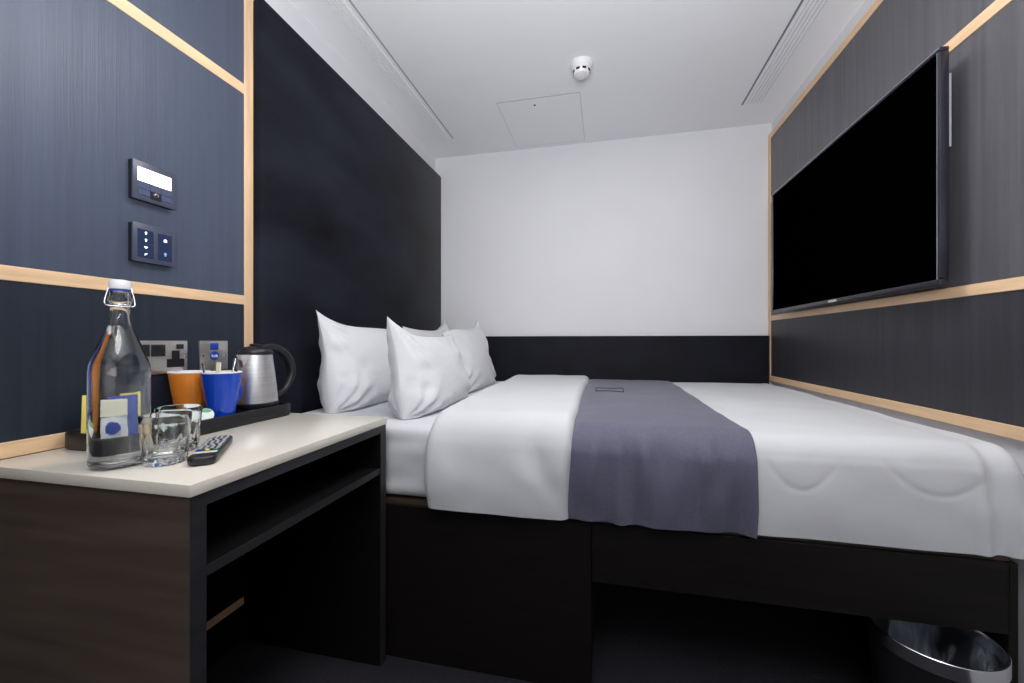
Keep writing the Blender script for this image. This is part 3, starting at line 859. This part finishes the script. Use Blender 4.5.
# wire bail in the plane facing the room
ax = Vector((math.cos(math.radians(56)), math.sin(math.radians(56)), 0)); px = Vector((-ax.y, ax.x, 0)); base = Vector((BX, BYY, zb))
def wp(a, b, z): return base + ax * (a * .84) + px * b + Vector((0, 0, z))
w1 = smooth_path([wp(-.0165, 0, .326), wp(-.0185, -.004, .318), wp(-.0220, -.008, .304), wp(-.0235, -.012, .293), wp(-.0185, -.0165, .288), wp(0, -.0185, .287),
                  wp(.0185, -.0165, .287), wp(.0235, -.012, .291), wp(.0220, -.008, .304), wp(.0185, -.004, .318), wp(.0165, 0, .326)])
wire = bm_new(); add_tube(wire, w1, .0012, seg=8)
add_tube(wire, [wp(-.0185, 0, .326), wp(.0185, 0, .326)], .0012, seg=8)
add_tube(wire, [base + Vector((.0150 * math.cos(2 * PI * i / 32), .0150 * math.sin(2 * PI * i / 32), .2905)) for i in range(32)], .0011, seg=8, closed=True)
for s in (-1, 1):
    add_tube(wire, smooth_path([wp(s * .0150, 0, .2905), wp(s * .0185, 0, .297), wp(s * .0190, -.001, .303), wp(s * .0215, -.007, .304)], 4), .0011, seg=8)
obj('wire_bail', wire, M['chrome'], t, 60)

# ------------------------------------------------------------------ tumblers
def tumbler(label):
    t = thing('tumbler', label, 'tumbler', (0, 0, 0), group='clear glass tumblers')
    H = .090
    prof = [(0, .002), (.024, .0005), (.0300, 0), (.0318, .002), (.0325, .006), (.0340, .026), (.0355, .046), (.0362, .052), (.0366, .056), (.0378, .074), (.0388, .0885), (.0384, .0897), (.0376, .0897), (.0371, .0885)]
    no = len(prof)
    prof += [(.0359, .074), (.0347, .056), (.0336, .046), (.0316, .026), (.0300, .018), (.0230, .0145), (0, .014)]
    def rad(r, z, a, k_):
        if k_ < no and .003 < z < .053:
            w = 1.0 if z < .048 else (.053 - z) / .005
            m_ = (a % (PI / 4.5)) - PI / 9
            f = math.cos(PI / 9) / math.cos(m_)
            return r * (1 + w * .8 * (f * 1.03 - 1))
        return r
    obj('glass_body', lathe(prof, seg=90, rad=rad), M['glass'], t, 40, world=False)
    return t
a = tumbler('clear glass tumbler in front, beside the water bottle')
a.location = (-.795, .600, WT + .0005)
b = copy_tree(a); b['label'] = 'clear glass tumbler behind the front one, next to the remote control'
b.location = (-.858, .674, WT + .0005); b.rotation_euler.z = .3

# ------------------------------------------------------------------ remote control
near, far = Vector((-.708, .594)), Vector((-.826, .742))
d = (far - near); L_ = d.length; ang = math.atan2(d.y, d.x)
t = thing('remote_control', 'black remote control with grey buttons lying on the worktop', 'remote control', (near.x, near.y, WT + .0006), (0, 0, ang))
pl = round_rect(0, L_, -.0225, .0225, .014)
bm = bm_new(); loops = []
for ins, z in ((.004, 0), (.001, .003), (0, .009), (.0005, .014), (.003, .0168)):
    q = round_rect(ins, L_ - ins, -.0225 + ins, .0225 - ins, .014 - ins * .8)
    loops.append([bm.verts.new((x, y, z)) for x, y in q])
n = len(loops[0])
for A, B in zip(loops, loops[1:]):
    for i in range(n): bm.faces.new((A[i], A[(i + 1) % n], B[(i + 1) % n], B[i]))
bm.faces.new(loops[0]); bm.faces.new(loops[-1]); bmesh.ops.recalc_face_normals(bm, faces=bm.faces[:])
obj('case', bm, M['black'], t, 50, world=False)
for x0 in (.030, .0375):
    obj('silver_band', box((x0, -.0190, .0160), (x0 + .0034, .0190, .0176), .0004), M['white_pl'], t, 0, world=False)
for r_ in range(9):
    for c_ in range(4 if r_ % 3 else 3):
        nn = 4 if r_ % 3 else 3
        y = (c_ - (nn - 1) / 2) * (.0095 if nn == 4 else .0125)
        x = .053 + r_ * .0148
        mm = M['key_grey'] if r_ else [M['green'], M['yellow'], M['royal']][c_]
        w_ = .0030 if nn == 4 else .0036
        obj('button', box((x - .0036, y - w_, .0160), (x + .0036, y + w_, .0188), .0012, 2), mm, t, 40, world=False)

# ------------------------------------------------------------------ waste bin under the bed end
WX, WY, WR, WH = .7455, 1.150, .1175, .267
t = thing('waste_bin', 'round black waste bin with a steel rim and clear liner, partly under the bed', 'waste bin', (WX, WY, 0))
c0 = (WX, WY, .001)
obj('body', lathe([(0, 0), (.095, 0), (.098, .003), (WR - .002, WH - .03), (WR - .0045, WH - .03), (.094, .006), (0, .006)], c0, 64), M['black'], t)
obj('rim', lathe([(WR - .002, WH - .032), (WR, WH - .031), (WR, WH - .001), (WR - .001, WH), (WR - .0035, WH), (WR - .0045, WH - .002), (WR - .0045, WH - .032)], c0, 96, close=True), M['chrome'], t)
ln = bm_new(); seg = 140; prev = None
for k_ in range(26):
    f = k_ / 25
    ring = []
    for i in range(seg):
        a = 2 * PI * i / seg
        r0 = (.088 + (WR - .0075 - .088) * f)
        fo = nz(Vector((math.cos(a) * 2.2, math.sin(a) * 2.2, f * .5)), (1, 1, 1), 3.3)
        fo2 = nz(Vector((math.cos(a) * 7, math.sin(a) * 7, f * 1.3)), (1, 1, 1), 8.1)
        rr = r0 - (abs(fo) * .055 + abs(fo2) * .016) * (.25 + math.sin(PI * min(1, f * 1.05)) * .9) * (1 if f < .97 else .4)
        ring.append(ln.verts.new((WX + rr * math.cos(a), WY + rr * math.sin(a), .012 + (WH - .016) * f)))
    if prev:
        for i in range(seg): ln.faces.new((prev[i], prev[(i + 1) % seg], ring[(i + 1) % seg], ring[i]))
    else: ln.faces.new(ring)
    prev = ring
bmesh.ops.recalc_face_normals(ln, faces=ln.faces[:])
obj('bin_liner', ln, M['film'], t, 80, label='clear crumpled plastic liner')

# ------------------------------------------------------------------ light
def area(name, loc, size, power, rot=(0, 0, 0), color=(1, 1, 1), sy=None, spread=None):
    l = bpy.data.lights.new(name, 'AREA'); l.energy = power; l.color = color
    l.shape = 'RECTANGLE'; l.size = size; l.size_y = sy or size
    if spread: l.spread = spread
    o = bpy.data.objects.new(name, l); COL.objects.link(o); o.location = loc; o.rotation_euler = rot
    return o
area('ceiling_lamp', (.05, 1.15, CEIL - .02), .5, 14, sy=.3, color=(1, .985, .97))
area('entry_ceiling_lamp', (.0, -.35, CEIL - .02), .9, 11, sy=.9, color=(1, .99, .98))
area('rear_fill_light', (.1, REAR + .05, 1.35), 1.7, 5, (PI / 2, 0, 0), (.93, .96, 1), sy=1.5)  # added soft fill from behind the camera, no window there
area('ceiling_fill_light', (.0, -.15, 1.25), .7, 60, (math.radians(158), 0, 0), (.97, .98, 1), sy=.7)  # added unseen fill aimed upward to brighten the ceiling, no fitting there
w = bpy.data.worlds.new('room_ambience'); S.world = w; w.use_nodes = True
w.node_tree.nodes['Background'].inputs['Color'].default_value = (.9, .94, 1, 1)
w.node_tree.nodes['Background'].inputs['Strength'].default_value = .4

# ------------------------------------------------------------------ camera
cam = bpy.data.cameras.new('camera'); co = bpy.data.objects.new('camera', cam); COL.objects.link(co)
cam.sensor_width = 36; cam.sensor_fit = 'HORIZONTAL'
cam.lens = 410 / 1024 * 36; cam.clip_start = .02
co.location = (0, 0, CZ)
co.rotation_euler = (PI / 2, 0, math.atan2(93, 410))
S.camera = co
S.view_settings.view_transform = 'Standard'
S.view_settings.look = 'None'
S.view_settings.exposure = -0.36
S.cycles.max_bounces = 14; S.cycles.diffuse_bounces = 8; S.cycles.glossy_bounces = 6; S.cycles.transmission_bounces = 14; S.cycles.transparent_max_bounces = 16
S.cycles.sample_clamp_indirect = 6
